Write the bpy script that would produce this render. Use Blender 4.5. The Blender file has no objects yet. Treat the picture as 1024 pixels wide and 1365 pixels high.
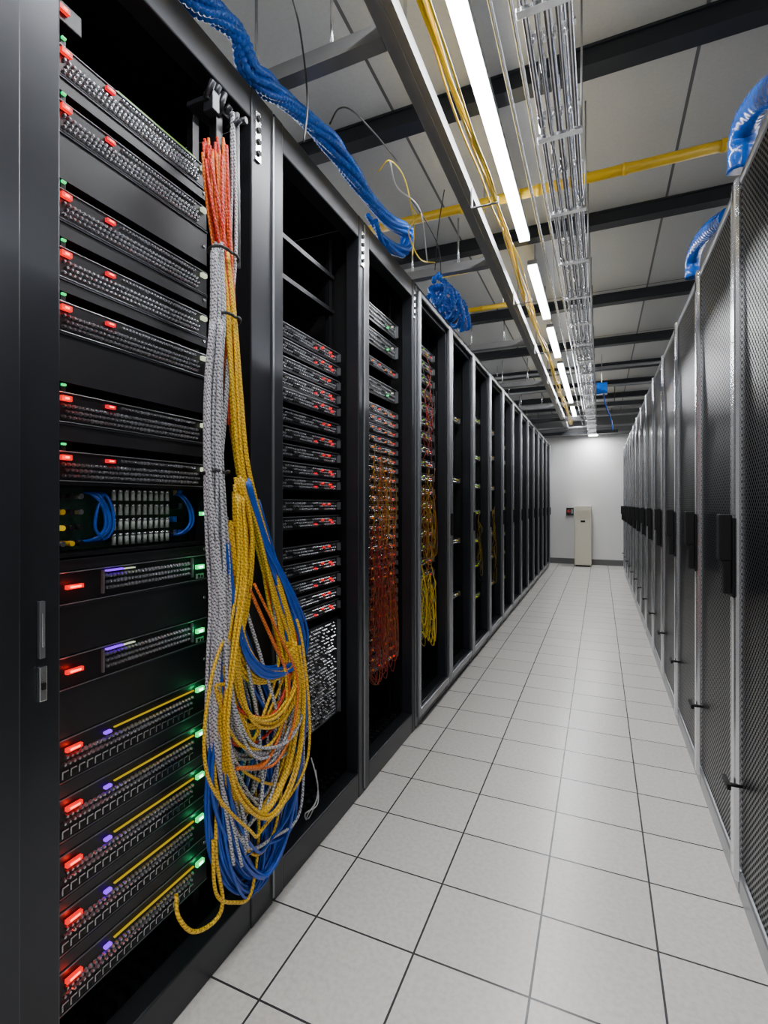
import bpy, math, random
from mathutils import Vector
random.seed(11)
R = random.uniform
COL = bpy.context.scene.collection
CZ = 1.2
TH = math.radians(23.41)
F = 665.0
CT, ST = math.cos(TH), math.sin(TH)

def S(px, py, X):
    """measured direction -> real point on the vertical plane x = X"""
    cd = F * X / (CT * (px - 800.0))
    return (X, (cd + X * ST) / CT, CZ - (py - 672.0) * cd / F)

# ------------------------------------------------------------ materials
def mat(name, col, rough=0.5, metal=0.0, emit=None, es=0.0, noise=0.0, nscale=20.0, bump=0.0, spec=0.5):
    m = bpy.data.materials.new(name); m.use_nodes = True
    nt = m.node_tree; b = nt.nodes["Principled BSDF"]
    b.inputs["Base Color"].default_value = (*col, 1)
    b.inputs["Roughness"].default_value = rough
    b.inputs["Metallic"].default_value = metal
    b.inputs["Specular IOR Level"].default_value = spec
    if emit:
        b.inputs["Emission Color"].default_value = (*emit, 1)
        b.inputs["Emission Strength"].default_value = es
    if noise > 0 or bump > 0:
        tc = nt.nodes.new("ShaderNodeTexCoord")
        n = nt.nodes.new("ShaderNodeTexNoise"); n.inputs["Scale"].default_value = nscale
        nt.links.new(tc.outputs["Object"], n.inputs["Vector"])
        if noise > 0:
            r = nt.nodes.new("ShaderNodeValToRGB")
            r.color_ramp.elements[0].color = (*[max(0, c * (1 - noise)) for c in col], 1)
            r.color_ramp.elements[1].color = (*[min(1, c * (1 + noise)) for c in col], 1)
            nt.links.new(n.outputs["Fac"], r.inputs["Fac"])
            nt.links.new(r.outputs["Color"], b.inputs["Base Color"])
        if bump > 0:
            bp = nt.nodes.new("ShaderNodeBump"); bp.inputs["Strength"].default_value = bump
            bp.inputs["Distance"].default_value = 0.01
            nt.links.new(n.outputs["Fac"], bp.inputs["Height"])
            nt.links.new(bp.outputs["Normal"], b.inputs["Normal"])
    return m

def braid(name, col, col2, period=0.008, rough=0.35):
    m = mat(name, col, rough)
    nt = m.node_tree; b = nt.nodes["Principled BSDF"]
    at = nt.nodes.new("ShaderNodeAttribute"); at.attribute_name = "tc"
    sp = nt.nodes.new("ShaderNodeSeparateXYZ"); nt.links.new(at.outputs["Vector"], sp.inputs[0])
    def mth(op, a, bb):
        n = nt.nodes.new("ShaderNodeMath"); n.operation = op
        for i, q in enumerate((a, bb)):
            if q is None: continue
            if isinstance(q, (int, float)): n.inputs[i].default_value = q
            else: nt.links.new(q, n.inputs[i])
        return n.outputs[0]
    L = mth('MULTIPLY', sp.outputs["Z"], 6.2832/period)
    a1 = mth('SINE', mth('ADD', L, mth('MULTIPLY', sp.outputs["X"], 2.6)), None)
    a2 = mth('SINE', mth('ADD', mth('MULTIPLY', L, 0.5), mth('MULTIPLY', sp.outputs["Y"], 3.5)), None)
    s = mth('ADD', mth('MULTIPLY', a1, 0.3), mth('ADD', mth('MULTIPLY', a2, 0.25), 0.5))
    r = nt.nodes.new("ShaderNodeValToRGB")
    r.color_ramp.elements[0].color = (*col2, 1); r.color_ramp.elements[1].color = (*col, 1)
    r.color_ramp.elements[0].position = 0.15; r.color_ramp.elements[1].position = 0.65
    nt.links.new(s, r.inputs["Fac"]); nt.links.new(r.outputs["Color"], b.inputs["Base Color"])
    bp = nt.nodes.new("ShaderNodeBump"); bp.inputs["Strength"].default_value = 0.5; bp.inputs["Distance"].default_value = 0.002
    nt.links.new(s, bp.inputs["Height"]); nt.links.new(bp.outputs["Normal"], b.inputs["Normal"])
    return m

M = {}
M['frame'] = mat('frame_metal', (0.03, 0.032, 0.038), 0.3, 0.55, noise=0.15, nscale=8)
M['frame2'] = mat('door_grey_metal', (0.26, 0.27, 0.29), 0.3, 0.75, noise=0.1, nscale=6)
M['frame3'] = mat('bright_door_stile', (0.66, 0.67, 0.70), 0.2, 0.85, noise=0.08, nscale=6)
M['black'] = mat('black_paint', (0.003, 0.003, 0.0035), 0.6, noise=0.2, nscale=30, spec=0.3)
M['panel'] = mat('blank_panel', (0.01, 0.01, 0.012), 0.4, 0.2, noise=0.15, nscale=15)
M['silver'] = mat('silver', (0.75, 0.76, 0.78), 0.22, 0.95, noise=0.1, nscale=40)
M['stud'] = mat('stud_metal', (0.36, 0.37, 0.39), 0.26, 0.9, noise=0.25, nscale=120)
M['chass'] = mat('chassis', (0.009, 0.009, 0.011), 0.36, 0.4, noise=0.2, nscale=25)
M['galv'] = mat('galvanised', (0.62, 0.63, 0.65), 0.2, 0.93, noise=0.4, nscale=35)
M['strut'] = mat('grey_strut', (0.2, 0.2, 0.205), 0.42, 0.4, noise=0.15, nscale=10)
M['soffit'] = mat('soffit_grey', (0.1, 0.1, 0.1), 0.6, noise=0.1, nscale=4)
M['beam'] = mat('dark_beam', (0.009, 0.011, 0.014), 0.45, 0.2, noise=0.2, nscale=5)
M['yellowbeam'] = mat('yellow_duct', (0.64, 0.4, 0.002), 0.4, noise=0.1, nscale=10)
M['white'] = mat('pale_grey_plastic', (0.22, 0.25, 0.23), 0.35, noise=0.2)
M['whitel'] = mat('white_enamel', (0.8, 0.8, 0.8), 0.4, noise=0.03)
M['beige'] = mat('cream_enamel', (0.62, 0.58, 0.47), 0.4, noise=0.05)
M['bluehose'] = mat('blue_hose', (0.0, 0.11, 0.6), 0.14, noise=0.4, nscale=40)
M['pcb'] = mat('circuit_board', (0.006, 0.028, 0.016), 0.35, noise=0.8, nscale=120)
def led(n, c, s=4): return mat(n, (0.0, 0.0, 0.0), 0.4, 0, c, s)
M['red'] = led('led_red', (1, 0.0, 0.0), 1.5)
M['redcore'] = led('led_red_core', (1, 0.1, 0.04), 7)
M['reddim'] = led('led_red_dim', (1, 0.0, 0.005), 0.9)
M['pink'] = led('led_pink', (1, 0.0, 0.02), 1.1)
M['green'] = led('led_green', (0.0, 1, 0.2), 1.5)
M['greencore'] = led('led_green_core', (0.45, 1, 0.7), 8)
M['ledw'] = led('led_white', (0.8, 0.9, 0.6), 1.0)
M['yel'] = led('led_yellow', (0.9, 0.6, 0.0), 0.6)
M['lime'] = led('led_lime', (0.35, 0.9, 0.0), 0.6)
M['purple'] = led('led_purple', (0.2, 0.0, 1), 2.2)
M['orange'] = led('led_orange', (1, 0.2, 0.0), 0.9)
M['tube'] = mat('lamp_tube', (1, 1, 1), 0.3, 0, (0.93, 0.96, 1.0), 22, noise=0.01)
C = {
 'yellow': braid('cable_yellow', (0.95, 0.58, 0.01), (0.36, 0.18, 0.0)),
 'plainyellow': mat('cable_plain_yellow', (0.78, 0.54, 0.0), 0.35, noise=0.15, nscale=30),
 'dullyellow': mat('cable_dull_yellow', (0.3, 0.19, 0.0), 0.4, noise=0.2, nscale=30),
 'grey': braid('cable_grey', (0.62, 0.62, 0.66), (0.07, 0.07, 0.09)),
 'blue': mat('cable_blue', (0.0, 0.06, 0.42), 0.22, noise=0.35, nscale=40),
 'red': braid('cable_red', (0.75, 0.035, 0.015), (0.22, 0.005, 0.0)),
 'orange': braid('cable_orange', (0.85, 0.2, 0.015), (0.35, 0.05, 0.0)),
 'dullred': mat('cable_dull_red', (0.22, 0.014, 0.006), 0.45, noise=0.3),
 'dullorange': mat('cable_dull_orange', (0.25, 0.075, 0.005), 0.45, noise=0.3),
 'black': mat('cable_black', (0.012, 0.012, 0.012), 0.4, noise=0.2),
 'white': mat('cable_white', (0.6, 0.6, 0.6), 0.4, noise=0.1),
}
def colname(c): return {'grey': 'silver grey braided', 'plainyellow': 'yellow', 'dullyellow': 'yellow', 'dullred': 'red', 'dullorange': 'orange'}.get(c, c)

# perforated door
pm = mat('perforated_steel', (0.1, 0.1, 0.1), 0.3, 0.5); nt = pm.node_tree; b = nt.nodes["Principled BSDF"]
geo = nt.nodes.new("ShaderNodeNewGeometry"); sep = nt.nodes.new("ShaderNodeSeparateXYZ"); com = nt.nodes.new("ShaderNodeCombineXYZ")
nt.links.new(geo.outputs["Position"], sep.inputs[0]); nt.links.new(sep.outputs["Y"], com.inputs[0]); nt.links.new(sep.outputs["Z"], com.inputs[1])
mp = nt.nodes.new("ShaderNodeMapping"); mp.inputs["Rotation"].default_value = (0, 0, math.radians(45)); mp.inputs["Scale"].default_value = (72, 72, 1)
nt.links.new(com.outputs[0], mp.inputs[0])
vo = nt.nodes.new("ShaderNodeTexVoronoi"); vo.voronoi_dimensions = '2D'; vo.inputs["Randomness"].default_value = 0.0; vo.inputs["Scale"].default_value = 1.0
nt.links.new(mp.outputs[0], vo.inputs["Vector"])
rp = nt.nodes.new("ShaderNodeValToRGB"); rp.color_ramp.elements[0].position = 0.36; rp.color_ramp.elements[0].color = (0.002, 0.002, 0.002, 1)
rp.color_ramp.elements[1].position = 0.46; rp.color_ramp.elements[1].color = (0.05, 0.052, 0.058, 1)
nt.links.new(vo.outputs["Distance"], rp.inputs[0]); nt.links.new(rp.outputs[0], b.inputs["Base Color"])
rp2 = nt.nodes.new("ShaderNodeValToRGB"); rp2.color_ramp.elements[0].position = 0.36; rp2.color_ramp.elements[0].color = (0, 0, 0, 1)
rp2.color_ramp.elements[1].position = 0.46; rp2.color_ramp.elements[1].color = (0.5, 0.5, 0.5, 1)
nt.links.new(vo.outputs["Distance"], rp2.inputs[0]); nt.links.new(rp2.outputs[0], b.inputs["Specular IOR Level"]); nt.links.new(rp2.outputs[0], b.inputs["Metallic"])
M['perf'] = pm

def brick(name, c1, c2, mort, w, h, ms, loc, rough=0.25, bump=0.3, smooth=0.1, speck=0.93):
    m = mat(name, c1, rough); nt = m.node_tree; b = nt.nodes["Principled BSDF"]
    geo = nt.nodes.new("ShaderNodeNewGeometry"); mp = nt.nodes.new("ShaderNodeMapping"); mp.inputs["Location"].default_value = loc
    nt.links.new(geo.outputs["Position"], mp.inputs[0])
    br = nt.nodes.new("ShaderNodeTexBrick"); br.offset = 0.0
    br.inputs["Color1"].default_value = (*c1, 1); br.inputs["Color2"].default_value = (*c2, 1); br.inputs["Mortar"].default_value = (*mort, 1)
    br.inputs["Scale"].default_value = 1; br.inputs["Mortar Size"].default_value = ms; br.inputs["Mortar Smooth"].default_value = smooth
    br.inputs["Brick Width"].default_value = w; br.inputs["Row Height"].default_value = h
    nt.links.new(mp.outputs[0], br.inputs["Vector"])
    n = nt.nodes.new("ShaderNodeTexNoise"); n.inputs["Scale"].default_value = 70; n.inputs["Detail"].default_value = 6
    nt.links.new(geo.outputs["Position"], n.inputs["Vector"])
    r = nt.nodes.new("ShaderNodeValToRGB"); r.color_ramp.elements[0].color = (speck, speck, speck, 1); r.color_ramp.elements[1].color = (1, 1, 1, 1)
    r.color_ramp.elements[0].position = 0.35; r.color_ramp.elements[1].position = 0.6
    nt.links.new(n.outputs["Fac"], r.inputs[0])
    mx = nt.nodes.new("ShaderNodeMix"); mx.data_type = 'RGBA'; mx.blend_type = 'MULTIPLY'; mx.inputs[0].default_value = 1
    nt.links.new(br.outputs["Color"], mx.inputs[6]); nt.links.new(r.outputs[0], mx.inputs[7]); nt.links.new(mx.outputs[2], b.inputs["Base Color"])
    bp = nt.nodes.new("ShaderNodeBump"); bp.inputs["Strength"].default_value = bump; bp.inputs["Distance"].default_value = 0.003; bp.invert = True
    nt.links.new(br.outputs["Fac"], bp.inputs["Height"]); nt.links.new(bp.outputs[0], b.inputs["Normal"])
    return m
TX, TY = 0.3, 0.266
M['floor'] = brick('floor_tiles', (0.63, 0.605, 0.56), (0.675, 0.65, 0.605), (0.04, 0.04, 0.042), TX, TY, 0.003, (0.457, -1.52 + TY * 20, 0), rough=0.27, speck=0.88)
M['ceil'] = brick('ceiling_panels', (0.35, 0.35, 0.335), (0.43, 0.43, 0.41), (0.08, 0.08, 0.08), 0.6, 1.2, 0.007, (0.25, 0.3, 0), rough=0.5, speck=0.95)
M['wall'] = mat('wall_paint', (0.66, 0.66, 0.65), 0.7, noise=0.03, nscale=3)

# ------------------------------------------------------------ mesh builder
class MB:
    def __init__(s): s.v = []; s.f = []; s.m = []; s.sm = []; s.mats = []; s.tc = {}
    def mi(s, k):
        k = M.get(k) if isinstance(k, str) else k
        if k not in s.mats: s.mats.append(k)
        return s.mats.index(k)
    def box(s, x0, x1, y0, y1, z0, z1, k='frame'):
        a = len(s.v); i = s.mi(k)
        s.v += [(x0,y0,z0),(x1,y0,z0),(x1,y1,z0),(x0,y1,z0),(x0,y0,z1),(x1,y0,z1),(x1,y1,z1),(x0,y1,z1)]
        for q in [(0,3,2,1),(4,5,6,7),(0,1,5,4),(1,2,6,5),(2,3,7,6),(3,0,4,7)]:
            s.f.append(tuple(a + j for j in q)); s.m.append(i); s.sm.append(False)
        return s
    def tube(s, pts, r, n=8, k='frame', prof=None):
        pts = [Vector(p) for p in pts]; i = s.mi(k); a = len(s.v)
        up = Vector((0.31, 0.17, 0.93)); N = len(pts)
        prev = None; L = 0
        for j, p in enumerate(pts):
            if j: L += (p-pts[j-1]).length
            t = (pts[min(j+1, N-1)] - pts[max(j-1, 0)])
            if t.length < 1e-9: t = Vector((0, 0, 1))
            t.normalize()
            if prev is None:
                u = t.cross(up)
                if u.length < 1e-3: u = t.cross(Vector((1, 0, 0)))
            else:
                u = prev - t * prev.dot(t)
                if u.length < 1e-4: u = t.cross(up)
            u.normalize(); prev = u; w = t.cross(u)
            rr = r * (prof(j) if prof else 1)
            for q in range(n):
                an = 2 * math.pi * q / n
                s.tc[len(s.v)] = (math.cos(an), math.sin(an), L)
                s.v.append(tuple(p + (u * math.cos(an) + w * math.sin(an)) * rr))
        for j in range(N - 1):
            for q in range(n):
                s.f.append((a+j*n+q, a+j*n+(q+1) % n, a+(j+1)*n+(q+1) % n, a+(j+1)*n+q)); s.m.append(i); s.sm.append(True)
        s.f.append(tuple(a + q for q in reversed(range(n)))); s.m.append(i); s.sm.append(False)
        s.f.append(tuple(a + (N-1)*n + q for q in range(n))); s.m.append(i); s.sm.append(False)
        return s
    def cyl(s, p0, p1, r, n=10, k='frame'): return s.tube([p0, p1], r, n, k)
    def studs(s, x, y0, y1, z0, z1, ny, nz, r, ks=('stud',), d=0.006, skip=0.0, stag=True, jit=0.0):
        for a_ in range(ny):
            for b_ in range(nz):
                if skip and random.random() < skip: continue
                i = s.mi(ks[(a_//3+b_) % len(ks)] if not skip else random.choice(ks)); rr = r*(1+R(-jit, jit))
                cy = y0 + (y1-y0)*(a_+0.5+((0.25 if b_ % 2 else -0.25) if stag else 0))/ny; cz = z0 + (z1-z0)*(b_+0.5)/nz
                a = len(s.v)
                for q in range(6):
                    an = math.pi*q/3; s.v.append((x, cy+math.cos(an)*rr, cz+math.sin(an)*rr))
                for q in range(6):
                    an = math.pi*q/3; s.v.append((x+d, cy+math.cos(an)*rr*0.5, cz+math.sin(an)*rr*0.5))
                for q in range(6):
                    s.f.append((a+q, a+(q+1) % 6, a+6+(q+1) % 6, a+6+q)); s.m.append(i); s.sm.append(False)
                s.f.append(tuple(a+6+q for q in range(6))); s.m.append(i); s.sm.append(False)
        return s
    def ports(s, x, y0, y1, z0, z1, ny, nz, k='stud', k2='black'):
        """ordered rows of small rectangular ports with bright rims"""
        dy = (y1-y0)/ny; dz = (z1-z0)/nz
        for a_ in range(ny):
            for b_ in range(nz):
                ya, za = y0+a_*dy+dy*0.12, z0+b_*dz+dz*0.14; yb, zb = ya+dy*0.76, za+dz*0.72
                t = min(dy, dz)*0.16
                s.box(x, x+0.004, ya, yb, zb-t, zb, k); s.box(x, x+0.003, ya, ya+t, za, zb-t, k)
                s.box(x, x+0.0015, ya+t, yb, za, zb-t, k2)
        return s
    def mesh(s, name):
        me = bpy.data.meshes.new(name); me.from_pydata(s.v, [], s.f)
        for k in s.mats: me.materials.append(k)
        me.polygons.foreach_set("material_index", s.m); me.polygons.foreach_set("use_smooth", s.sm)
        if s.tc:
            at = me.attributes.new("tc", 'FLOAT_VECTOR', 'POINT')
            fl = []
            for i in range(len(s.v)): fl += s.tc.get(i, (0, 0, 0))
            at.data.foreach_set("vector", fl)
        me.update(); return me

def tag(o, label, cat, group=None, kind=None):
    o["label"] = label; o["category"] = cat
    if group: o["group"] = group
    if kind: o["kind"] = kind
def thing(name, label, cat, loc=(0, 0, 0), group=None):
    o = bpy.data.objects.new(name, None); o.empty_display_size = 0.05; o.location = loc; COL.objects.link(o)
    tag(o, label, cat, group); return o
def addbev(o, bevel):
    bm = o.modifiers.new("bevel", 'BEVEL'); bm.width = bevel; bm.segments = 2; bm.limit_method = 'ANGLE'
def part(root, name, mb, bevel=0, label=None):
    o = bpy.data.objects.new(name, mb.mesh(name)); COL.objects.link(o); o.parent = root
    if bevel: addbev(o, bevel)
    if label: o["label"] = label
    return o
def single(name, mb, label, cat, loc=(0, 0, 0), group=None, bevel=0, kind=None):
    o = bpy.data.objects.new(name, mb.mesh(name)); COL.objects.link(o); o.location = loc
    if bevel: addbev(o, bevel)
    if kind == 'structure': o["kind"] = kind
    else: tag(o, label, cat, group, kind)
    return o
def dup(root, loc):
    def cp(o, par):
        n = o.copy(); COL.objects.link(n)
        if par: n.parent = par
        for ch in list(o.children): cp(ch, n)
        return n
    n = cp(root, None); n.location = loc; return n
def cr(P, seg=8):
    P = [Vector(p) for p in P]; Q = [P[0]*2-P[1]] + P + [P[-1]*2-P[-2]]; out = []
    for i in range(1, len(Q)-2):
        a, b, c, d = Q[i-1], Q[i], Q[i+1], Q[i+2]
        for j in range(seg):
            t = j/seg
            out.append(0.5*((2*b)+(c-a)*t+(2*a-5*b+4*c-d)*t*t+(3*b-a-3*c+d)*t*t*t))
    out.append(P[-1]); return out
def resamp(pts, step):
    out = [pts[0]]; acc = 0
    for a, b in zip(pts, pts[1:]):
        l = (b-a).length
        if l < 1e-9: continue
        d = step-acc
        while d <= l:
            out.append(a+(b-a)*(d/l)); d += step
        acc = (acc+l) % step
    return out
def hose(pts, r, step=0.006, n=12, lab='blue corrugated hose lying on the cabinet tops', grp='blue corrugated hoses', amp=1.0):
    P = resamp(cr(pts, 14), step)
    prof = lambda j: 1+amp*[-0.24, 0.0, 0.1, 0.0][j % 4]
    return single('corrugated_hose', MB().tube(P, r, n, 'bluehose', prof), lab, 'hose', group=grp)

# ------------------------------------------------------------ room shell
YF, YB, XL, XR, ZC = 10.7, -2.2, -2.3, 1.9, 2.96
def struct(name, args, k):
    return single(name, MB().box(*args, k), '', '', kind='structure')
struct('floor', (XL, XR, YB, YF, -0.1, 0), 'floor')
struct('ceiling', (XL, XR, YB, YF, ZC, ZC+0.1), 'ceil')
struct('wall_far', (XL, XR, YF, YF+0.1, 0, ZC), 'wall')
struct('wall_back', (XL, XR, YB-0.1, YB, 0, ZC), 'wall')
struct('wall_left', (XL-0.1, XL, YB, YF, 0, ZC), 'wall')
struct('wall_right', (XR, XR+0.1, YB, YF, 0, ZC), 'wall')
struct('baseboard_far', (XL, XR, YF-0.015, YF, 0, 0.11), 'soffit')
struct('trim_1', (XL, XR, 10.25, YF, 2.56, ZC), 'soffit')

# ------------------------------------------------------------ ceiling structure
by = [0.9, 2.1, 3.3, 4.6, 5.8, 6.85, 7.8, 8.7, 9.5]
for y in by:
    mb = MB().box(XL, XR, y-0.038, y+0.038, 2.88, 2.89, 'beam').box(XL, XR, y-0.038, y+0.038, ZC-0.01, ZC, 'beam').box(XL, XR, y-0.03, y+0.03, 2.89, ZC-0.01, 'beam')
    single('ceiling_beam', mb, 'dark painted steel beam crossing under the ceiling panels', 'beam', group='ceiling cross beams')
for y, z, x0, x1, h in [(2.66, 2.79, -1.5, 0.85, 0.04), (4.1, 2.8, -1.3, -0.62, 0.03)]:
    mb = MB().tube([(x0, y, z+h/2), (x1, y, z+h/2)], h*0.62, 12, 'yellowbeam')
    for i in range(int((x1-x0)/0.4)+1): mb.cyl((x0+i*0.4, y, z+h/2), (x0+i*0.4+0.02, y, z+h/2), h*0.72, 12, 'yellowbeam')
    mb.cyl((x0+0.1, y, z+h/2), (x0+0.1, y, ZC), 0.004, 6, 'galv').cyl((x1-0.1, y, z+h/2), (x1-0.1, y, ZC), 0.004, 6, 'galv')
    single('yellow_pipe', mb, 'yellow cable pipe hung across the aisle', 'pipe', group='yellow overhead pipes')
for y, z in [(6.4, 2.8), (7.3, 2.78), (8.3, 2.74), (9.2, 2.7), (9.9, 2.62)]:
    single('cross_pipe', MB().cyl((-1.6, y, z), (1.5, y, z), 0.018, 10, 'strut').cyl((-1.2, y, z), (-1.2, y, ZC), 0.004, 6, 'galv').cyl((1.1, y, z), (1.1, y, ZC), 0.004, 6, 'galv'), 'thin grey pipe crossing high above the aisle', 'pipe', group='far cross pipes')
for x0, x1, y, z in [(-1.5, -0.25, 8.95, 2.6), (0.1, 1.2, 8.1, 2.64), (-1.2, 0.3, 10.05, 2.5)]:
    mb = MB().box(x0, x1, y-0.06, y+0.06, z, z+0.012, 'beam').box(x0, x1, y-0.06, y-0.052, z+0.012, z+0.06, 'beam').box(x0, x1, y+0.052, y+0.06, z+0.012, z+0.06, 'beam')
    mb.cyl((x0+0.1, y, z), (x0+0.1, y, ZC), 0.005, 6, 'beam').cyl((x1-0.1, y, z), (x1-0.1, y, ZC), 0.005, 6, 'beam')
    single('cable_channel', mb, 'dark cable channel crossing under the ceiling beams', 'cable channel', group='dark cross channels')
XLMP, ZL = -0.405, 2.76
def lamp(y0, y1, x=XLMP, p=15.5):
    r = thing('linear_lamp', 'slim white linear LED lamp glowing over the aisle', 'ceiling lamp', (x, y0, ZL), 'linear aisle lamps')
    L = y1-y0
    part(r, 'housing', MB().box(-0.03, 0.03, 0, L, 0.0, 0.03, 'strut'), 0.004)
    part(r, 'diffuser', MB().box(-0.028, 0.028, 0.01, L-0.01, -0.02, 0.0, 'tube'))
    for yy in (0.15, L-0.15): part(r, 'suspension_rod', MB().cyl((0, yy, 0.03), (0, yy, ZC-ZL), 0.004, 6, 'galv'))
    ld = bpy.data.lights.new('lamp_light', 'AREA'); ld.shape = 'RECTANGLE'; ld.size = 0.05; ld.size_y = L-0.04; ld.energy = p*L; ld.color = (0.96, 0.97, 1)
    lo = bpy.data.objects.new('lamp_light', ld); COL.objects.link(lo); lo.parent = r; lo.location = (0, L/2, -0.022)
for a, b in [(-1.9, 0.1), (0.25, 3.02), (3.36, 4.36), (4.62, 5.55), (5.85, 8.1), (8.5, 9.9)]: lamp(a, b)  # first one is unseen behind the camera, added to light the foreground
r = thing('wall_washer_lamp', 'small square white lamp under the soffit by the end wall', 'ceiling lamp', (-0.12, 10.42, 2.53))
part(r, 'housing', MB().box(-0.09, 0.09, -0.09, 0.09, 0, 0.03, 'whitel'), 0.004)
part(r, 'diffuser', MB().box(-0.075, 0.075, -0.075, 0.075, -0.012, 0, 'tube'))
ld = bpy.data.lights.new('wash', 'AREA'); ld.size = 0.15; ld.energy = 16
lo = bpy.data.objects.new('wash', ld); COL.objects.link(lo); lo.parent = r; lo.location = (0, 0, -0.02)
for x in (-2.1, 1.65): lamp(0.3, 9.5, x, 7)  # unseen extra lamps behind both cabinet rows, added to brighten the ceiling

mb = MB(); x = -0.575
mb.box(x-0.036, x+0.036, -0.5, 10.1, 2.62, 2.628, 'strut').box(x-0.036, x-0.030, -0.5, 10.1, 2.628, 2.67, 'strut').box(x+0.030, x+0.036, -0.5, 10.1, 2.628, 2.67, 'strut')
mb.box(x-0.008, x+0.008, -0.5, 10.1, 2.614, 2.62, 'strut')
single('strut_channel', mb, 'long grey steel strut channel running over the cabinets', 'strut')
for i in range(9): single('threaded_rod', MB().cyl((x, 0.3+i*1.2, 2.628), (x, 0.3+i*1.2, ZC), 0.006, 6, 'galv'), 'thin threaded rod holding the grey strut channel', 'rod', group='strut hanger rods')
for i, yy in enumerate([1.42, 3.0, 4.6, 6.2, 7.8]):
    mb = MB().box(-1.35, -0.615, yy-0.025, yy+0.025, 2.625, 2.633, 'strut').box(-1.35, -0.615, yy-0.025, yy-0.018, 2.633, 2.675, 'strut').box(-1.35, -0.615, yy+0.018, yy+0.025, 2.633, 2.675, 'strut')
    mb.cyl((-1.1, yy, 2.63), (-1.1, yy, ZC), 0.006, 6, 'galv').cyl((-0.8, yy, 2.63), (-0.8, yy, ZC), 0.006, 6, 'galv')
    single('strut_crossbar', mb, 'grey slotted steel crossbar hung on threaded rods', 'strut', group='overhead strut crossbars')
for i in range(8):
    yy = 1.05+i*1.2
    mb = MB().box(-0.535, -0.42, yy-0.006, yy+0.006, 2.548, 2.552, 'strut').box(-0.54, -0.534, yy-0.006, yy+0.006, 2.548, 2.64, 'strut').box(-0.42, -0.416, yy-0.006, yy+0.006, 2.548, 2.575, 'strut')
    single('cable_bracket', mb, 'thin steel bracket carrying yellow cables', 'bracket', group='cable brackets')
for i in range(7):
    pts = []; off = R(-0.016, 0.016); ph = R(0, 6)
    for j in range(34):
        y = 0.2+j*0.27
        sag = 0.022*math.sin(y*2.62+ph*0.2)
        x = -0.445-0.01*min(1, y/5)+off+0.014*math.sin(y*2.3+ph)+R(-0.006, 0.006)
        pts.append((x, y, 2.575+sag*(1 if i % 2 else .5)+0.006*(i % 3)+R(-.004, .004)))
    single('fibre_cable', MB().tube(cr(pts, 4), 0.0042, 6, C['plainyellow']), 'yellow fibre cable running along the overhead brackets', 'cable', group='overhead yellow cables')

XT = -0.128
for i in range(20):
    yy = 0.35+i*0.5
    r = thing('trapeze_hanger', 'galvanised trapeze hanger carrying steel conduits over the aisle', 'pipe hanger', (XT, yy, 2.5), 'conduit trapeze hangers')
    part(r, 'crossbar', MB().box(-0.075, 0.075, -0.012, 0.012, -0.012, 0.0, 'galv'), 0.001)
    for xx in (-0.07, 0.07): part(r, 'rod', MB().cyl((xx, 0, 0.0), (xx, 0, ZC-2.5), 0.0035, 6, 'strut'))
for i in range(5):
    x = XT-0.056+i*0.0275; rr = [0.0095, 0.0065, 0.0105, 0.007, 0.0095][i]
    mb = MB().cyl((x, -0.5, 2.5+rr), (x, 10.1, 2.5+rr), rr, 10, 'galv')
    for j in range(9): mb.cyl((x, 0.7+j*1.05+i*0.12, 2.5+rr), (x, 0.78+j*1.05+i*0.12, 2.5+rr), rr*1.25, 10, 'galv')
    single('steel_conduit', mb, 'galvanised steel conduit pipe lying on trapeze hangers', 'conduit', group='overhead conduits')
for i in range(3):
    x = XT-0.035+i*0.034
    mb = MB().cyl((x, -0.5, 2.58), (x, 10.1, 2.58), 0.007, 8, 'galv')
    for j in range(9): mb.cyl((x, 0.5+j*1.1+i*0.1, 2.58), (x, 0.56+j*1.1+i*0.1, 2.58), 0.01, 8, 'silver')
    single('steel_conduit', mb, 'galvanised steel conduit pipe in the upper tier', 'conduit', group='overhead conduits')
for k, (x, z) in enumerate([(-0.29, 2.64), (-0.235, 2.64)]):
    mb = MB().cyl((x, -0.5, z), (x, 10.1, z), 0.0075, 8, 'galv')
    for j in range(4): mb.cyl((x, 1.2+j*2.4+k*1.2, z), (x, 1.2+j*2.4+k*1.2, ZC), 0.0025, 5, 'strut')
    single('steel_conduit', mb, 'thin steel conduit pipe hung from the ceiling', 'conduit', group='overhead conduits')
for i in range(32):
    yy = 0.55+i*0.3
    mb = MB().box(XT-0.068, XT+0.068, yy, yy+0.018, 2.519, 2.526, 'silver')
    for k in range(4): mb.cyl((XT-0.042+k*0.0275, yy+0.009, 2.495), (XT-0.042+k*0.0275, yy+0.009, 2.53), 0.004, 6, 'silver')
    single('conduit_clamp', mb, 'silver bolted strap clamping the conduits', 'clamp', group='conduit clamps')
r = thing('junction_box', 'small blue junction box hanging under the conduits', 'junction box', (0.02, 6.4, 2.49))
part(r, 'body', MB().box(-0.06, 0.06, -0.05, 0.05, 0, 0.13, 'bluehose').cyl((0, 0, 0.13), (0, 0, ZC-2.49), 0.005, 6, 'galv'), 0.004)
part(r, 'cable', MB().tube(cr([(0.02, 0, 0.0), (0.04, 0, -0.12), (0.1, 0.02, -0.3), (0.12, 0.02, -0.42)]), 0.008, 6, C['blue']))

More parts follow.
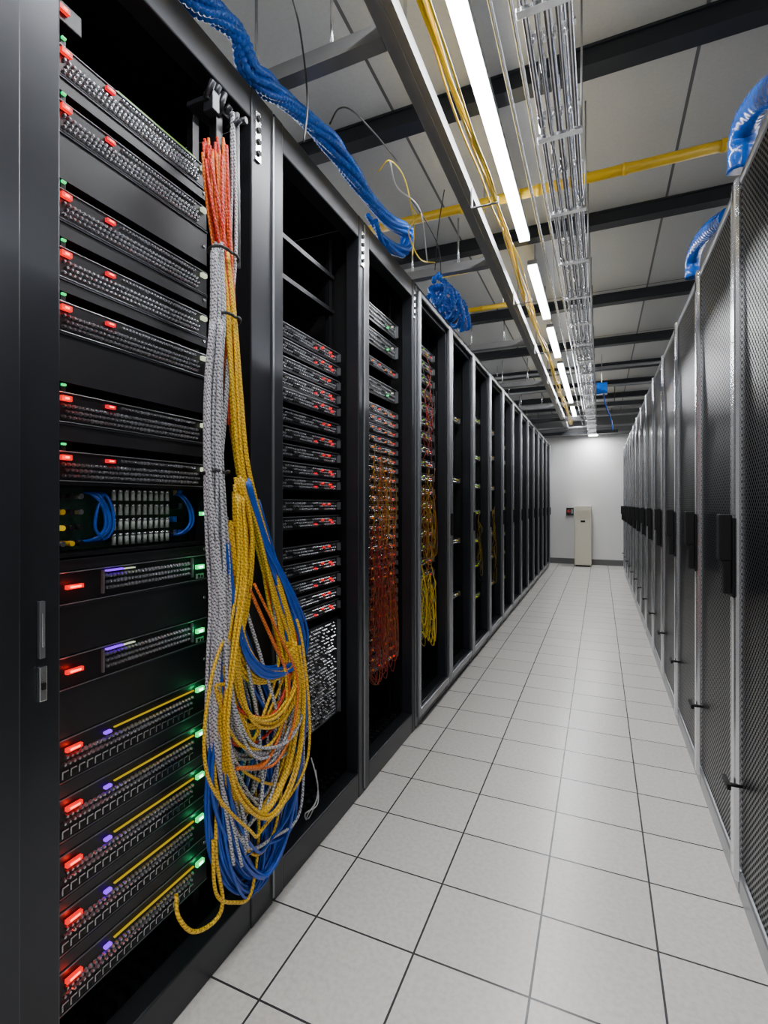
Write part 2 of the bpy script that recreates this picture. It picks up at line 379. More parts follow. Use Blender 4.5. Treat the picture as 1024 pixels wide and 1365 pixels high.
# ------------------------------------------------------------ left cabinets
XF = -0.902; HL = 2.38
def rack_left(y0, W, pl, pr, rails, rx, label, group='dark server cabinets', door=False, closed=False):
    r = thing('server_cabinet', label, 'server cabinet', (XF, y0, 0), group)
    mb = MB()
    mb.box(-0.06, 0, 0.002, pl, 0, HL).box(-0.06, 0, W-pr, W-0.002, 0, HL)
    mb.box(-0.06, -0.002, pl, W-pr, HL-0.09, HL).box(-0.06, -0.002, pl, W-pr, 0, 0.1)
    mb.box(-1.0, -0.95, 0.002, 0.04, 0, HL).box(-1.0, -0.95, W-0.04, W-0.002, 0, HL)
    part(r, 'frame', mb, 0.004)
    part(r, 'side_panel', MB().box(-0.95, -0.06, 0.003, 0.012, 0.02, HL-0.02, 'black'))
    part(r, 'side_panel', MB().box(-0.95, -0.06, W-0.012, W-0.003, 0.02, HL-0.02, 'black'))
    part(r, 'roof_panel', MB().box(-0.95, -0.06, 0.013, W-0.013, HL-0.02, HL-0.004, 'black'))
    part(r, 'back_panel', MB().box(-0.99, -0.98, 0.04, W-0.04, 0.02, HL-0.02, 'black'))
    mb = MB().box(-0.95, -0.06, 0.013, W-0.013, 0.06, 0.075, 'black')
    for i in range(9):
        for j in range(int((W-pl-pr)/0.035)): mb.box(-0.36+i*0.032, -0.342+i*0.032, pl+0.01+j*0.035, pl+0.03+j*0.035, 0.075, 0.09, 'frame')
    part(r, 'floor_vent', mb)
    for a in rails:
        part(r, 'mounting_rail', MB().box(rx-0.05, rx-0.03, a, a+0.022, 0.08, HL-0.09, 'chass'))
    part(r, 'edge_trim', MB().box(0, 0.006, W-0.011, W-0.003, 0.02, HL-0.02, 'frame2' if not closed else 'frame'), 0.001, 'thin bright metal edge')
    hz = 2.18
    mb = MB().box(0, 0.006, W-pr+0.012, W-pr+0.036, hz, hz+0.14, 'silver')
    for k in range(4): mb.cyl((0.006, W-pr+0.024, hz+0.022+k*0.033), (0.011, W-pr+0.024, hz+0.022+k*0.033), 0.008, 8, 'black')
    part(r, 'hinge', mb, 0, 'silver hinge plate with screws')
    if closed:
        part(r, 'door', MB().box(0.001, 0.02, 0.004, W-0.004, 0.03, HL-0.03, 'frame'), 0.004)
    if door:
        mb = MB(); a, b2 = 0.006, W-0.014
        mb.box(0.001, 0.022, a, a+0.03, 0.06, HL-0.04, 'frame2').box(0.001, 0.026, b2-0.036, b2, 0.06, HL-0.04, 'frame2')
        mb.box(0.001, 0.022, a+0.03, b2-0.036, 0.06, 0.1, 'frame2').box(0.001, 0.022, a+0.03, b2-0.036, HL-0.07, HL-0.04, 'frame')
        d = part(r, 'door', mb, 0.006, 'slim grey metal door frame')
        part(d, 'door_handle', MB().box(0.026, 0.04, b2-0.028, b2-0.012, 1.0, 1.14, 'black'), 0.003)
    return r
rack_left(-0.105, 0.63, 0.045, 0.045, [], -0.06, 'dark cabinet with closed flat metal door', closed=True)
r1 = rack_left(0.525, 0.722, 0.075, 0.105, [0.085, 0.488], -0.06, 'open dark cabinet of servers with hanging cable bundle')
part(r1, 'door_latch', MB().box(0, 0.008, 0.033, 0.043, 0.93, 1.03, 'frame2').box(0.008, 0.01, 0.036, 0.040, 0.95, 1.01, 'silver'), 0.001, 'grey recessed latch strip')
part(r1, 'door_lock', MB().box(0, 0.008, 0.033, 0.046, 0.855, 0.915, 'silver').box(0.008, 0.011, 0.036, 0.043, 0.875, 0.888, 'black'), 0.001, 'silver key lock plate')
YL0, PW = 1.247, 0.63
NL = 14
for k in range(NL):
    rack_left(YL0+PW*k, PW, 0.05, 0.05, [0.055, 0.53], -0.08,
              'open dark metal cabinet filled with rack servers' if k < 2 else 'dark cabinet with slim grey door frame', door=(k >= 2))

# ------------------------------------------------------------ rack one servers
X1 = -0.96; SA, SB = 0.612, 1.03
KS = ('stud', 'stud', 'frame2', 'stud')
LR = bpy.data.lights.new('red_glow', 'POINT'); LR.color = (1, 0.02, 0.005); LR.energy = 0.04; LR.shadow_soft_size = 0.0025
LG = bpy.data.lights.new('green_glow', 'POINT'); LG.color = (0.05, 1, 0.3); LG.energy = 0.035; LG.shadow_soft_size = 0.0025
def glow(r, ld, y, z=0.0):
    o = bpy.data.objects.new(ld.name, ld); COL.objects.link(o); o.parent = r; o.location = (0.02, y, z)
def redled(r, y0, y1, z=0.005):
    part(r, 'status_light', MB().box(0.001, 0.009, y0, y1, -z, z, 'red').box(0.009, 0.010, y0+0.006, y1-0.006, -z*0.4, z*0.4, 'redcore'))
    glow(r, LR, (y0+y1)/2)
def greenled(r, y0, y1):
    part(r, 'status_light', MB().box(0.001, 0.009, y0, y1, -0.0055, 0.0055, 'green').box(0.009, 0.010, y0+0.006, y1-0.006, -0.003, 0.003, 'greencore'))
    glow(r, LG, (y0+y1)/2)
def serverA(kind):
    r = thing('rack_server', '', 'server', (X1, SA, 1.0), 'servers in the open cabinet')
    W = SB-SA
    if kind == 'A': zt, zb = 0.013, -0.046
    elif kind == 'B': zt, zb = 0.03, -0.034
    else: zt, zb = 0.022, -0.062
    part(r, 'chassis', MB().box(-0.7, -0.012, 0.024, W-0.024, zb+0.002, zt-0.002, 'black'))
    part(r, 'front_panel', MB().box(-0.012, 0, 0, W, zb, zt, 'chass').box(0, 0.003, 0, W, zt-0.002, zt, 'frame2').box(0, 0.003, 0, W, zb, zb+0.0015, 'frame2'), 0.001)
    if kind == 'A':
        part(r, 'grille', MB().studs(0, 0.03, W-0.03, zb+0.005, -0.008, 36, 3, 0.0047, KS).studs(0, 0.16, W-0.04, -0.004, 0.009, 26, 1, 0.0042, KS))
        redled(r, 0.024, 0.044, 0.005)
        part(r, 'status_light', MB().box(0.001, 0.009, 0.12, 0.14, -0.0036, 0.0036, 'pink').box(0.009, 0.010, 0.125, 0.135, -0.0013, 0.0013, 'redcore'))
        part(r, 'indicator_light', MB().box(0.001, 0.011, W-0.026, W-0.008, -0.006, 0.005, 'ledw'), 0.002)
        part(r, 'status_light', MB().box(0.001, 0.006, 0.026, 0.034, 0.024, 0.028, 'green').box(-0.012, 0.001, 0.026, 0.036, zt, 0.028, 'chass'))
    elif kind == 'B':
        part(r, 'grille', MB().studs(0, 0.12, W-0.06, -0.02, 0.018, 26, 3, 0.005, KS, stag=False))
        for yy in (0.112, W-0.056): part(r, 'frame_bezel', MB().box(0.0, 0.006, yy, yy+0.004, -0.024, 0.024, 'frame2'))
        redled(r, 0.034, 0.068, 0.004)
        part(r, 'display_strip', MB().box(0.001, 0.008, 0.12, 0.16, 0.021, 0.0245, 'purple').box(0.001, 0.008, 0.16, 0.19, 0.021, 0.023, 'ledw'))
        greenled(r, W-0.042, W-0.017)
        part(r, 'port_label', MB().box(0.001, 0.004, W-0.04, W-0.015, -0.03, -0.018, 'white').box(0.004, 0.005, W-0.036, W-0.028, -0.028, -0.02, 'black').box(0.004, 0.005, W-0.025, W-0.019, -0.028, -0.022, 'black'))
    else:
        part(r, 'grille', MB().ports(0, 0.025, W-0.05, zb+0.004, -0.036, 20, 1).studs(0, 0.03, W-0.05, -0.034, -0.008, 34, 2, 0.0052, KS))
        redled(r, 0.034, 0.066, 0.004)
        part(r, 'status_light', MB().box(0.001, 0.011, 0.115, 0.131, -0.003, 0.003, 'purple'), 0.002)
        part(r, 'display_strip', MB().box(0.001, 0.006, 0.14, W-0.05, 0.002, 0.004, 'yel'))
        greenled(r, W-0.042, W-0.017)
    return r, zt, zb
spans = []
zA = [2.079, 1.971, 1.80, 1.687, 1.582, 1.406, 1.291]
zB = [1.037, 0.871]; zD = [0.719, 0.604, 0.494, 0.384, 0.268]
for kind, zs, lb in (('A', zA, 'black rack server with studded grille and red lights'), ('B', zB, 'black rack server with port grid and green light'), ('D', zD, 'black rack server with purple and green status lights')):
    r0, zt, zb = serverA(kind); r0["label"] = lb
    for i, z in enumerate(zs):
        q = r0 if i == 0 else dup(r0, (X1, SA, z))
        q.location.z = z; spans.append((z+zb, z+zt+(0.018 if kind == 'A' else 0)))
    if kind == 'A':
        part(r0, 'display_strip', MB().box(-0.006, 0.002, 0.15, SB-SA-0.04, 0.013, 0.0165, 'lime'))
spans.append((1.093, 1.247))
spans.sort()
for (a0, a1), (b0, b1) in zip(spans, spans[1:]):
    if b0-a1 > 0.012:
        mb = MB().box(-0.03, 0, 0, SB-SA, 0, b0-a1-0.004, 'panel').box(0, 0.003, 0, SB-SA, b0-a1-0.007, b0-a1-0.004, 'frame')
        for yy in (0.01, SB-SA-0.01): mb.cyl((0, yy, (b0-a1)/2), (0.003, yy, (b0-a1)/2), 0.004, 8, 'stud')
        single('blanking_panel', mb, 'flat dark metal blanking panel between servers', 'rack panel', (X1, SA, a1+0.002), 'blanking panels')
r = thing('power_indicator', 'small black indicator block with a red light', 'indicator', (X1, SA, 2.16))
part(r, 'body', MB().box(-0.04, 0, 0, 0.07, -0.02, 0.02, 'chass'), 0.002); redled(r, 0.02, 0.04, 0.005)
r = thing('switch_module', 'open switch module with pale capacitors, circuit board and blue hoses', 'network module', (X1, SA, 1.17))
W = SB-SA
part(r, 'chassis', MB().box(-0.5, -0.06, 0.024, W-0.024, -0.07, 0.07, 'black').box(-0.06, 0, 0, 0.012, -0.075, 0.075, 'chass').box(-0.06, 0, W-0.012, W, -0.075, 0.075, 'chass').box(-0.06, 0, 0.012, W-0.012, 0.068, 0.075, 'chass').box(-0.06, 0, 0.012, W-0.012, -0.075, -0.068, 'chass'))
part(r, 'circuit_board', MB().box(-0.06, -0.055, 0.014, W-0.014, -0.066, 0.066, 'pcb'))
for b_ in range(4):
    for a_ in range(10):
        z = -0.05+b_*0.033; y = 0.165+a_*0.0165
        part(r, 'capacitor', MB().cyl((-0.03, y, z-0.011), (-0.03, y, z+0.009), 0.005, 8, 'white').cyl((-0.03, y, z+0.009), (-0.03, y, z+0.014), 0.0055, 8, 'stud').box(-0.06, -0.03, y-0.003, y+0.003, z-0.003, z+0.003, 'chass'))
for y0_, dy in ((0.12, 0.014), (0.128, 0.016), (0.138, -0.018), (0.115, 0.024), (0.145, 0.01), (W-0.05, 0.018), (W-0.06, 0.018)):
    part(r, 'hose', MB().tube(cr([(-0.06, y0_, 0.055), (-0.03, y0_, 0.05), (-0.022, y0_+dy, 0.02), (-0.022, y0_+dy*1.3, -0.02), (-0.03, y0_, -0.045), (-0.06, y0_-dy, -0.05)]), 0.0036, 8, C['blue']))
for k in range(16):
    yy = 0.026+0.019*(k % 4); zz = -0.05+0.032*(k//4)
    part(r, 'connector', MB().cyl((-0.06, yy, zz), (-0.02, yy, zz), 0.0055, 10, ['chass', 'stud', 'yellowbeam', 'chass', 'stud', 'yel', 'chass'][k % 7]))
for k in range(8):
    zz = -0.05+0.034*(k % 4); yy = W-0.075+0.018*(k//4)
    part(r, 'chip', MB().box(-0.055, -0.04, yy, yy+0.012, zz, zz+0.014, ['stud', 'bluehose', 'chass'][k % 3]))
part(r, 'status_light', MB().box(0.0, 0.008, W-0.028, W-0.01, 0.0, 0.01, 'green').box(0.008, 0.009, W-0.023, W-0.015, 0.003, 0.007, 'greencore'))

# ------------------------------------------------------------ generic servers
def serverC(name_lab, leds, h=0.052, dens=30, rows=3, x=-0.078, stud=('stud', 'stud', 'frame2', 'chass'), group='servers behind the cabinet frames', skip=0.0, lip='frame2', rad=0.005, ls=0.010):
    r = thing('rack_server', name_lab, 'server', (0, 0, 0), group); W = 0.494
    part(r, 'chassis', MB().box(-0.6, -0.012, 0.024, W-0.024, 0.002, h-0.002, 'black'))
    part(r, 'front_panel', MB().box(-0.012, 0, 0, W, 0, h, 'chass').box(0, 0.004, 0, W, h-0.0025, h, lip).box(0, 0.014, 0.008, 0.014, 0.008, h-0.008, 'frame2').box(0, 0.014, W-0.014, W-0.008, 0.008, h-0.008, 'frame2'))
    part(r, 'grille', MB().studs(0, 0.03, W-0.03, 0.006, h-0.008, dens, rows, rad, stud, skip=skip))
    for y, k in leds:
        zz = h*R(0.25, 0.6)
        part(r, 'status_light', MB().box(0.001, 0.010, y, y+ls, zz, zz+0.006, k))
    return r
XS = -0.982
y2 = YL0+0.06
used = set()
def place(proto, y, zs, x=XS):
    for z in zs:
        if proto.name not in used:
            proto.location = (x, y, z); used.add(proto.name)
        else: dup(proto, (x, y, z))
pA = serverC('black rack server with studded front and red lights', [(0.30, 'pink'), (0.35, 'red'), (0.41, 'red'), (0.425, 'pink')], h=0.046)
place(pA, y2, [1.77, 1.715, 1.60, 1.55, 1.42, 1.30, 1.25, 1.11] + [0.77, 0.88, 0.944])
pB = serverC('black rack server with studded front and one red light', [(0.36, 'reddim'), (0.40, 'red')], h=0.046)
place(pB, y2, [1.655, 1.48, 1.36, 1.17, 0.822, 1.005])
q = serverC('tall storage array front speckled with small metal dots', [], h=0.39, dens=34, rows=28, stud=('silver', 'chass', 'silver', 'stud'), skip=0.15, rad=0.0044, lip='frame')
place(q, y2, [0.35])
for z in (2.12, 1.98):
    single('rack_shelf', MB().box(-0.3, 0, 0, 0.494, 0, 0.006, 'chass').box(-0.006, 0, 0, 0.494, 0.006, 0.016, 'chass'), 'thin black metal rack shelf', 'shelf', (XS-0.02, y2, z), 'rack shelves')
y3 = YL0+PW+0.06
q3 = serverC('dark rack server with red and orange lights', [(0.18, 'orange'), (0.26, 'red'), (0.33, 'orange'), (0.40, 'orange'), (0.44, 'red')], h=0.04, ls=0.007)
place(q3, y3, [0.4+0.0475*i for i in range(27)] + [1.85])
g3 = serverC('grey switch with green and white lights', [(0.36, 'green'), (0.42, 'ledw')], h=0.075)
place(g3, y3, [1.72, 1.95, 2.06])
y4 = y3+PW
q4 = serverC('dark rack server with yellow and red lights', [(0.2, 'yel'), (0.28, 'lime'), (0.35, 'yel'), (0.42, 'reddim')], ls=0.008)
place(q4, y4, [0.4+0.085*i for i in range(21)])
q5 = serverC('dark rack server with white and yellow lights', [(0.37, 'ledw'), (0.43, 'yel')], dens=20, rows=2, ls=0.012, lip='frame')
place(q5, y4+PW, [0.5, 0.9, 1.35, 1.8])
q6 = serverC('dark rack server with lime and yellow lights', [(0.36, 'lime'), (0.40, 'yel'), (0.44, 'lime')], dens=20, rows=2, ls=0.014, lip='frame')
for k in range(2, 9):
    place(q6 if k % 2 == 0 else q5, y4+PW*k, [0.35+0.24*i+R(0, 0.1) for i in range(7)], -0.97)

def loose(y0, y1, cols, n, z0, z1, lab, grp, r=0.002, x=-0.95, wig=0.05):
    for i in range(n):
        y = R(y0, y1); c = random.choice(cols); za = R(z1-(z1-z0)*0.4, z1); zb = R(z0, z0+(z1-z0)*0.4); pts = []
        m = 7
        for j in range(m+1):
            t = j/m; pts.append((x+R(-0.018, 0.018), y+R(-wig, wig), za+(zb-za)*t))
        w = R(0.03, 0.08)
        pts += [(x+0.01, y+w*0.6, zb-0.03), (x+0.01, y+w, zb+0.06), (x, y+w*1.1, zb+0.2), (x-0.01, y+w*0.5, zb+0.32)]
        single('network_cable', MB().tube(cr(pts, 5), r, 6, C[c]), colname(c)+' '+lab, 'cable', group=grp)
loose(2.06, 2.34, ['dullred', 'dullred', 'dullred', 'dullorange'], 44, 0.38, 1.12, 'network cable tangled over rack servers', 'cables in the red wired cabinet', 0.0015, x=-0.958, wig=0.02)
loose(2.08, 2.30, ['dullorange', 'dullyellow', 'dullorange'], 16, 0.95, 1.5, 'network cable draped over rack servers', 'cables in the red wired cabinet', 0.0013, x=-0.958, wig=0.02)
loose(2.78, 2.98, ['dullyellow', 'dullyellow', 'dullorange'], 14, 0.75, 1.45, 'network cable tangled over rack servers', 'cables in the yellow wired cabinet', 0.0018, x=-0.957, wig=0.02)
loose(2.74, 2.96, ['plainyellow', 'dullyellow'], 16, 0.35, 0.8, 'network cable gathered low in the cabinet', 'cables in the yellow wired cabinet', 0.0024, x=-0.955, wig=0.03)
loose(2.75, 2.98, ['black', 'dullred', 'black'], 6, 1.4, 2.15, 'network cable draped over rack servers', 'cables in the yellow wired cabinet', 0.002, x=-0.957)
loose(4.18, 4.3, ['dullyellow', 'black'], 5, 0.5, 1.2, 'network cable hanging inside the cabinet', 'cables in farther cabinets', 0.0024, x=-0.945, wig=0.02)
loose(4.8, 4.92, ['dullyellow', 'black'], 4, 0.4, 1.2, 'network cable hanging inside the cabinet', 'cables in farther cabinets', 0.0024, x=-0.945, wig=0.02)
for i in range(3):
    pts = [S(415+i*3, 1010+i*8, -0.94), S(424, 1050+i*10, -0.92), S(415-i*4, 1085, -0.93), S(402+i*5, 1100, -0.95)]
    single('network_cable', MB().tube(cr(pts, 8), 0.002, 6, C['white']), 'thin white cable looping at the cabinet bottom', 'cable', group='thin white loose cables')

# ------------------------------------------------------------ hanging bundle
def cable(pts, col, r=0.006, lab='patch cable in the hanging bundle', grp='hanging cable bundle'):
    single('network_cable', MB().tube(cr(pts, 8), r, 8, C[col]), colname(col)+' '+lab, 'cable', group=grp)
def strand(ctrl, col, n, spread, r, xm=-0.875, xs=0.018, wob=0.5, **kw):
    for i in range(n):
        a = R(0, 6.28); rad = math.sqrt(R(0, 1)); pts = []
        for (px, py, s_) in ctrl:
            a += R(-wob, wob)
            pts.append(S(px+math.cos(a)*rad*spread*s_, py+math.sin(a)*rad*spread*s_*0.8+R(-3, 3), xm+math.sin(a*1.3)*rad*xs*max(0.3, s_)))
        cable(pts, col, r*R(0.9, 1.1), **kw)
RC = 0.0044
strand([(284, 198, 1.1), (288, 260, 1.0), (296, 340, 0.7), (302, 425, 0.6), (305, 480, 0.5), (308, 560, 0.4)], 'red', 18, 17, 0.0038)
strand([(286, 196, 1.1), (290, 260, 1.0), (298, 340, 0.8), (304, 425, 0.6), (307, 520, 0.5), (318, 600, 0.4)], 'orange', 9, 17, 0.0038)
strand([(310, 150, 0.2), (312, 240, 0.4), (310, 340, 0.8), (303, 425, 0.8), (298, 520, 1), (290, 620, 1)], 'grey', 6, 8, 0.0038)
# silver column down the cabinet side, sweeping under as a few low loops
strand([(290, 330, 0.6), (292, 430, 0.8), (286, 520, 1), (285, 620, 1), (290, 720, 1.1), (294, 800, 1.1), (290, 880, 1), (288, 960, 1), (296, 1020, 1.2), (310, 1090, 1.3), (318, 1140, 1.3)], 'grey', 16, 13, RC, xm=-0.868)
strand([(290, 430, 0.8), (287, 520, 1), (286, 620, 1), (292, 720, 1), (296, 800, 1), (298, 880, 1.2), (305, 960, 1.4), (330, 1010, 1.6), (368, 1000, 1.6), (393, 950, 1.0), (396, 890, .8)], 'grey', 12, 13, RC, xm=-0.862)
# yellow column with three grouped families of loops
strand([(300, 340, 0.6), (308, 430, 0.7), (314, 520, 0.8), (324, 620, 0.8), (346, 710, 0.8), (368, 790, 0.8), (386, 855, 0.8), (376, 895, 1.0), (340, 898, 1.2), (314, 850, 1.1), (308, 770, .8), (302, 700, .6)], 'yellow', 20, 13, RC, xm=-0.866)
strand([(318, 640, 0.6), (330, 720, 0.8), (322, 800, 0.9), (308, 880, 1.0), (325, 955, 1.1), (362, 962, 1.1), (390, 915, 0.9), (389, 860, 0.7)], 'yellow', 9, 13, RC, xm=-0.85)
strand([(318, 660, 0.6), (322, 760, 0.8), (310, 860, 1.0), (300, 960, 1.1), (318, 1050, 1.1), (356, 1080, 1.1), (388, 1020, 1.0), (400, 930, 0.7), (392, 860, .6)], 'yellow', 9, 13, RC, xm=-0.848)
strand([(335, 780, 0.5), (368, 850, 0.8), (390, 900, 0.8), (385, 960, 1.0), (360, 1010, 1.2), (320, 1020, 1.0)], 'orange', 3, 9, 0.004, xm=-0.845)
# blue run on the aisle side, then falling behind to the lowest loops
strand([(330, 640, 0.5), (350, 712, 0.6), (366, 750, 0.9), (386, 795, 1), (401, 845, 1), (394, 882, 1), (355, 893, 1.2), (322, 862, 1.2), (308, 790, 0.7), (300, 720, .5)], 'blue', 14, 9, RC, xm=-0.855, xs=0.01)
strand([(360, 760, 0.6), (388, 820, 0.9), (401, 880, 0.9), (404, 950, 1), (394, 1040, 1), (376, 1120, 1.2), (350, 1165, 1.2), (318, 1130, 1.2), (300, 1040, 1.2), (300, 940, .8)], 'blue', 10, 10, RC, xm=-0.868)
strand([(300, 760, 0.6), (306, 860, 1.0), (296, 960, 1.2), (290, 1060, 1.3), (302, 1140, 1.4), (330, 1180, 1.3), (356, 1150, 1.3), (362, 1080, 1.3), (350, 1000, 1)], 'blue', 16, 16, RC, xm=-0.885)
strand([(300, 800, 0.6), (320, 880, 1.2), (345, 960, 1.5), (340, 1050, 1.5), (330, 1120, 1.2)], 'blue', 10, 20, RC, xm=-0.89)
strand([(300, 700, 0.6), (312, 800, 1.0), (330, 880, 1.4), (352, 960, 1.5), (345, 1050, 1.5), (318, 1100, 1)], 'grey', 8, 16, RC, xm=-0.872)
for i in range(14):
    col = ['yellow', 'grey', 'yellow', 'blue', 'grey', 'red', 'yellow'][i % 7]; j = lambda s: R(-s, s)
    yb = R(960, 1130); xl = R(284, 310); xr = R(370, 404); xx = R(-0.865, -0.835)
    pts = [S(R(288, 302), R(660, 740), -0.882), S(R(290, 318), R(790, 840), -0.87), S(xl+j(12), R(880, 930), xx), S(xl+j(12), yb-R(40, 90), xx), S((xl*2+xr)/3+j(14), yb+j(16), xx), S((xl+xr*2)/3+j(14), yb+j(16), xx), S(xr+j(10), yb-R(40, 100), xx), S(xr+j(6), R(850, 900), xx), S(R(352, 378), R(760, 800), -0.872), S(R(328, 345), R(650, 700), -0.876)]
    cable(pts, col, RC*R(0.85, 1.05))
cable([S(235, 1192, -0.93), S(238, 1222, -0.9), S(258, 1242, -0.885), S(286, 1228, -0.875), S(297, 1200, -0.87), S(288, 1140, -0.875), S(290, 1060, -.875)], 'yellow', 0.005)
cable([S(284, 1120, -0.875), S(288, 1190, -0.87), S(312, 1203, -0.865), S(335, 1190, -0.865), S(345, 1110, -0.87), S(340, 1050, -0.875)], 'yellow', 0.0045)
for (px, py, w) in [(298, 340, 0.045), (303, 425, 0.038), (288, 630, 0.034)]:
    c = Vector(S(px, py, -0.872)); pts = [(c.x+math.cos(t/16*2*math.pi)*0.028, c.y+math.sin(t/16*2*math.pi)*w, c.z+0.004*math.sin(t)) for t in range(17)]
    single('cable_tie', MB().tube(pts, 0.004, 6, C['black']), 'black cable tie cinching the hanging bundle', 'cable tie', group='black cable ties')
c = Vector(S(288, 150, -0.9))
r = thing('cable_hook', 'dark metal bracket holding the top of the cable bundle', 'bracket', c)
part(r, 'arm', MB().box(-0.05, 0.02, -0.05, 0.05, -0.006, 0.006, 'frame').box(-0.012, 0.012, -0.012, 0.012, -0.12, 0.05, 'chass').box(0.0, 0.03, -0.045, -0.02, -0.03, 0.02, 'frame'), 0.002)
part(r, 'rod', MB().cyl((0.03, 0.045, 0.02), (0.03, 0.05, -0.38), 0.006, 8, 'strut'))
for i in range(6): part(r, 'clamp_knob', MB().cyl((0.01, -0.045+i*0.02, -0.01+R(-.02, .02)), (0.03+R(0, 0.02), -0.05+i*0.022, R(-0.01, 0.04)), 0.008, 8, 'frame'))

base = [(235, -25), (262, 0), (290, 20), (318, 48), (330, 88), (352, 112), (378, 132), (408, 158), (440, 190), (470, 232), (495, 268), (520, 295), (542, 310), (538, 335), (512, 322), (495, 290)]
for i in range(6):
    pts = []; ph = i*1.047
    for j, (px, py) in enumerate(base[:len(base)-(i % 3)]):
        P = Vector(S(px, py, -0.925)); a = ph+j*1.0; rad = 0.021+0.007*math.sin(j*1.7)
        P += Vector((math.cos(a)*rad, 0.3*math.cos(a)*rad, math.sin(a)*rad)); P.z = max(P.z, HL+0.014); pts.append(P)
    hose(pts, 0.0118, 0.0042, amp=1.2)
for i in range(4):
    c0 = Vector((-0.9, 3.2, HL+0.115)); pts = []; ph = i*1.9
    for t in range(22):
        a = t*0.75+ph+0.5*math.sin(t*0.9+i)
        rr = R(0.45, 1.15)
        pts.append(c0+Vector((0.08*math.sin(a)*rr, -0.32+t*0.028+0.07*math.sin(a*0.6+i*2), 0.085*math.cos(a)*rr)))
    hose(pts, 0.015, 0.005, lab='tangled blue corrugated hose piled on a cabinet top', amp=1.2)
for pl, w in [([(1110, 80), (1050, 108), (1014, 134), (993, 172), (988, 232)], 0.042), ([(972, 288), (950, 303), (933, 322), (924, 345), (923, 372)], 0.034)]:
    hose([S(a, b, 0.44) for a, b in pl], w, 0.012, 18, 'thick smooth blue hose arching over a perforated cabinet', 'blue hoses over perforated cabinets', amp=0.15)
for pl, col in [([(440, 165), (452, 145), (470, 148), (500, 178), (530, 215)], 'black'), ([(505, 228), (520, 214), (540, 240), (552, 300), (550, 340)], 'plainyellow'), ([(545, 262), (565, 290), (585, 330), (588, 365)], 'black'),
                ([(385, -20), (400, 40), (410, 130), (405, 190)], 'black'), ([(520, 215), (530, 250), (560, 280), (570, 350)], 'white'), ([(590, 160), (600, 200), (585, 300), (580, 360)], 'black'),
                ([(548, 275), (556, 290), (545, 310), (560, 345), (580, 350)], 'plainyellow'), ([(590, 370), (630, 362), (665, 352)], 'plainyellow')]:
    single('loose_wire', MB().tube(cr([S(a, b, -0.8) for a, b in pl], 8), 0.003, 6, C[col]), colname(col)+' thin wire dangling from the overhead struts', 'wire', group='loose overhead wires')

# ------------------------------------------------------------ right cabinets
XRT = 0.391; HR = 2.19; WR = 0.64
r = thing('mesh_door_cabinet', 'grey cabinet with perforated black door and swing handle', 'server cabinet', (XRT, 1.196, 0), 'perforated door cabinets')
part(r, 'body', MB().box(0.02, 1.0, 0.004, WR-0.004, 0.04, HR, 'frame').box(0.04, 0.98, 0.02, WR-0.02, 0, 0.04, 'black'), 0.006)
part(r, 'plinth', MB().box(0.0, 0.02, 0.004, WR-0.004, 0.0, 0.06, 'frame2'), 0.003)
mb = MB(); a, b2 = 0.006, WR-0.006
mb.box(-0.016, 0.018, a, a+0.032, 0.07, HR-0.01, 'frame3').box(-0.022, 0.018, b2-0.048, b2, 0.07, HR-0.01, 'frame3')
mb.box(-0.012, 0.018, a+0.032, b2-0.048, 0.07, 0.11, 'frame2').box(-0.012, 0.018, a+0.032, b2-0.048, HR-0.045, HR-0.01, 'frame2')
d = part(r, 'door', mb, 0.011, 'bright grey metal door frame')
part(d, 'perforated_panel', MB().box(-0.004, 0.008, a+0.032, b2-0.048, 0.11, HR-0.045, 'perf'), 0, 'black perforated steel mesh')
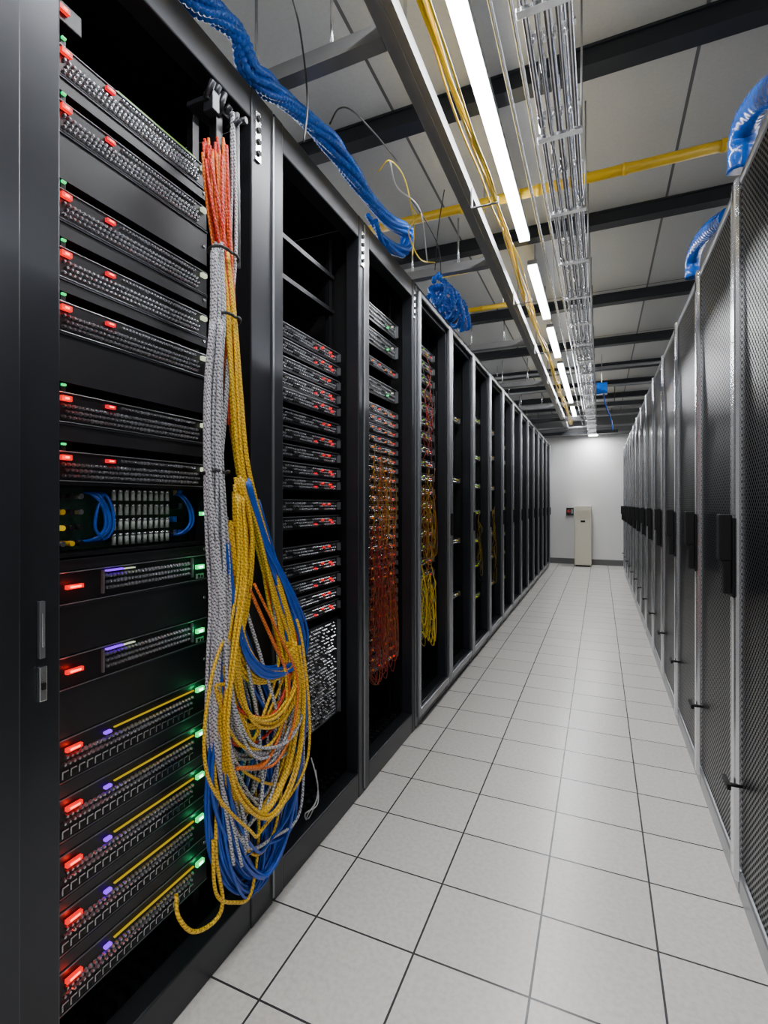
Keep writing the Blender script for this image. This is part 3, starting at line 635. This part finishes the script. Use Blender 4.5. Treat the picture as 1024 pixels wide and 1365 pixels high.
part(d, 'door_handle', MB().box(-0.028, -0.02, b2-0.055, b2-0.008, 0.92, 1.16, 'black').box(-0.062, -0.028, b2-0.05, b2-0.012, 1.03, 1.17, 'black').box(-0.05, -0.028, b2-0.047, b2-0.014, 0.93, 1.03, 'black'), 0.005, 'black plastic swing handle')
part(d, 'latch', MB().cyl((-0.038, b2-0.045, 0.36), (-0.004, b2-0.045, 0.36), 0.006, 8, 'black').box(-0.044, -0.034, b2-0.065, b2, 0.352, 0.368, 'black'))
for k in range(1, 13): dup(r, (XRT, 1.196+WR*k, 0))

# ------------------------------------------------------------ end wall items
r = thing('air_conditioner', 'cream floor standing air conditioner by the end wall', 'air conditioner', (-0.45, 10.28, 0))
part(r, 'body', MB().box(0, 0.3, 0, 0.4, 0.03, 1.17, 'beige').box(0.02, 0.28, 0.02, 0.38, 0, 0.03, 'black'), 0.012)
mb = MB()
for i in range(8): mb.box(0.03, 0.27, -0.006, 0.0, 0.92+i*0.022, 0.93+i*0.022, 'beige')
part(r, 'louvre', mb); part(r, 'access_panel', MB().box(0.02, 0.28, -0.004, 0, 0.1, 0.8, 'beige'), 0.002)
part(r, 'display', MB().box(0.11, 0.19, -0.006, 0, 0.85, 0.89, 'black'))
r = thing('alarm_box', 'small dark wall alarm box with red button', 'alarm', (-0.62, 10.7, 0.98))
part(r, 'body', MB().box(0, 0.14, -0.06, 0, 0, 0.15, 'chass'), 0.005)
part(r, 'red_button', MB().cyl((0.05, -0.06, 0.08), (0.05, -0.075, 0.08), 0.03, 12, C['red']))
part(r, 'notice_plate', MB().box(0.09, 0.13, -0.064, -0.06, 0.03, 0.12, 'white'))

# ------------------------------------------------------------ world + camera
w = bpy.data.worlds.new('w'); bpy.context.scene.world = w; w.use_nodes = True
w.node_tree.nodes["Background"].inputs[0].default_value = (0.6, 0.65, 0.7, 1); w.node_tree.nodes["Background"].inputs[1].default_value = 0.3
cam = bpy.data.cameras.new('camera'); co = bpy.data.objects.new('camera', cam); COL.objects.link(co)
co.location = (0, 0, CZ); co.rotation_euler = (math.radians(90), 0, TH)
cam.sensor_width = 36; cam.lens = 36*F/1365; cam.shift_y = -10.5/1365; cam.clip_start = 0.02
bpy.context.scene.camera = co
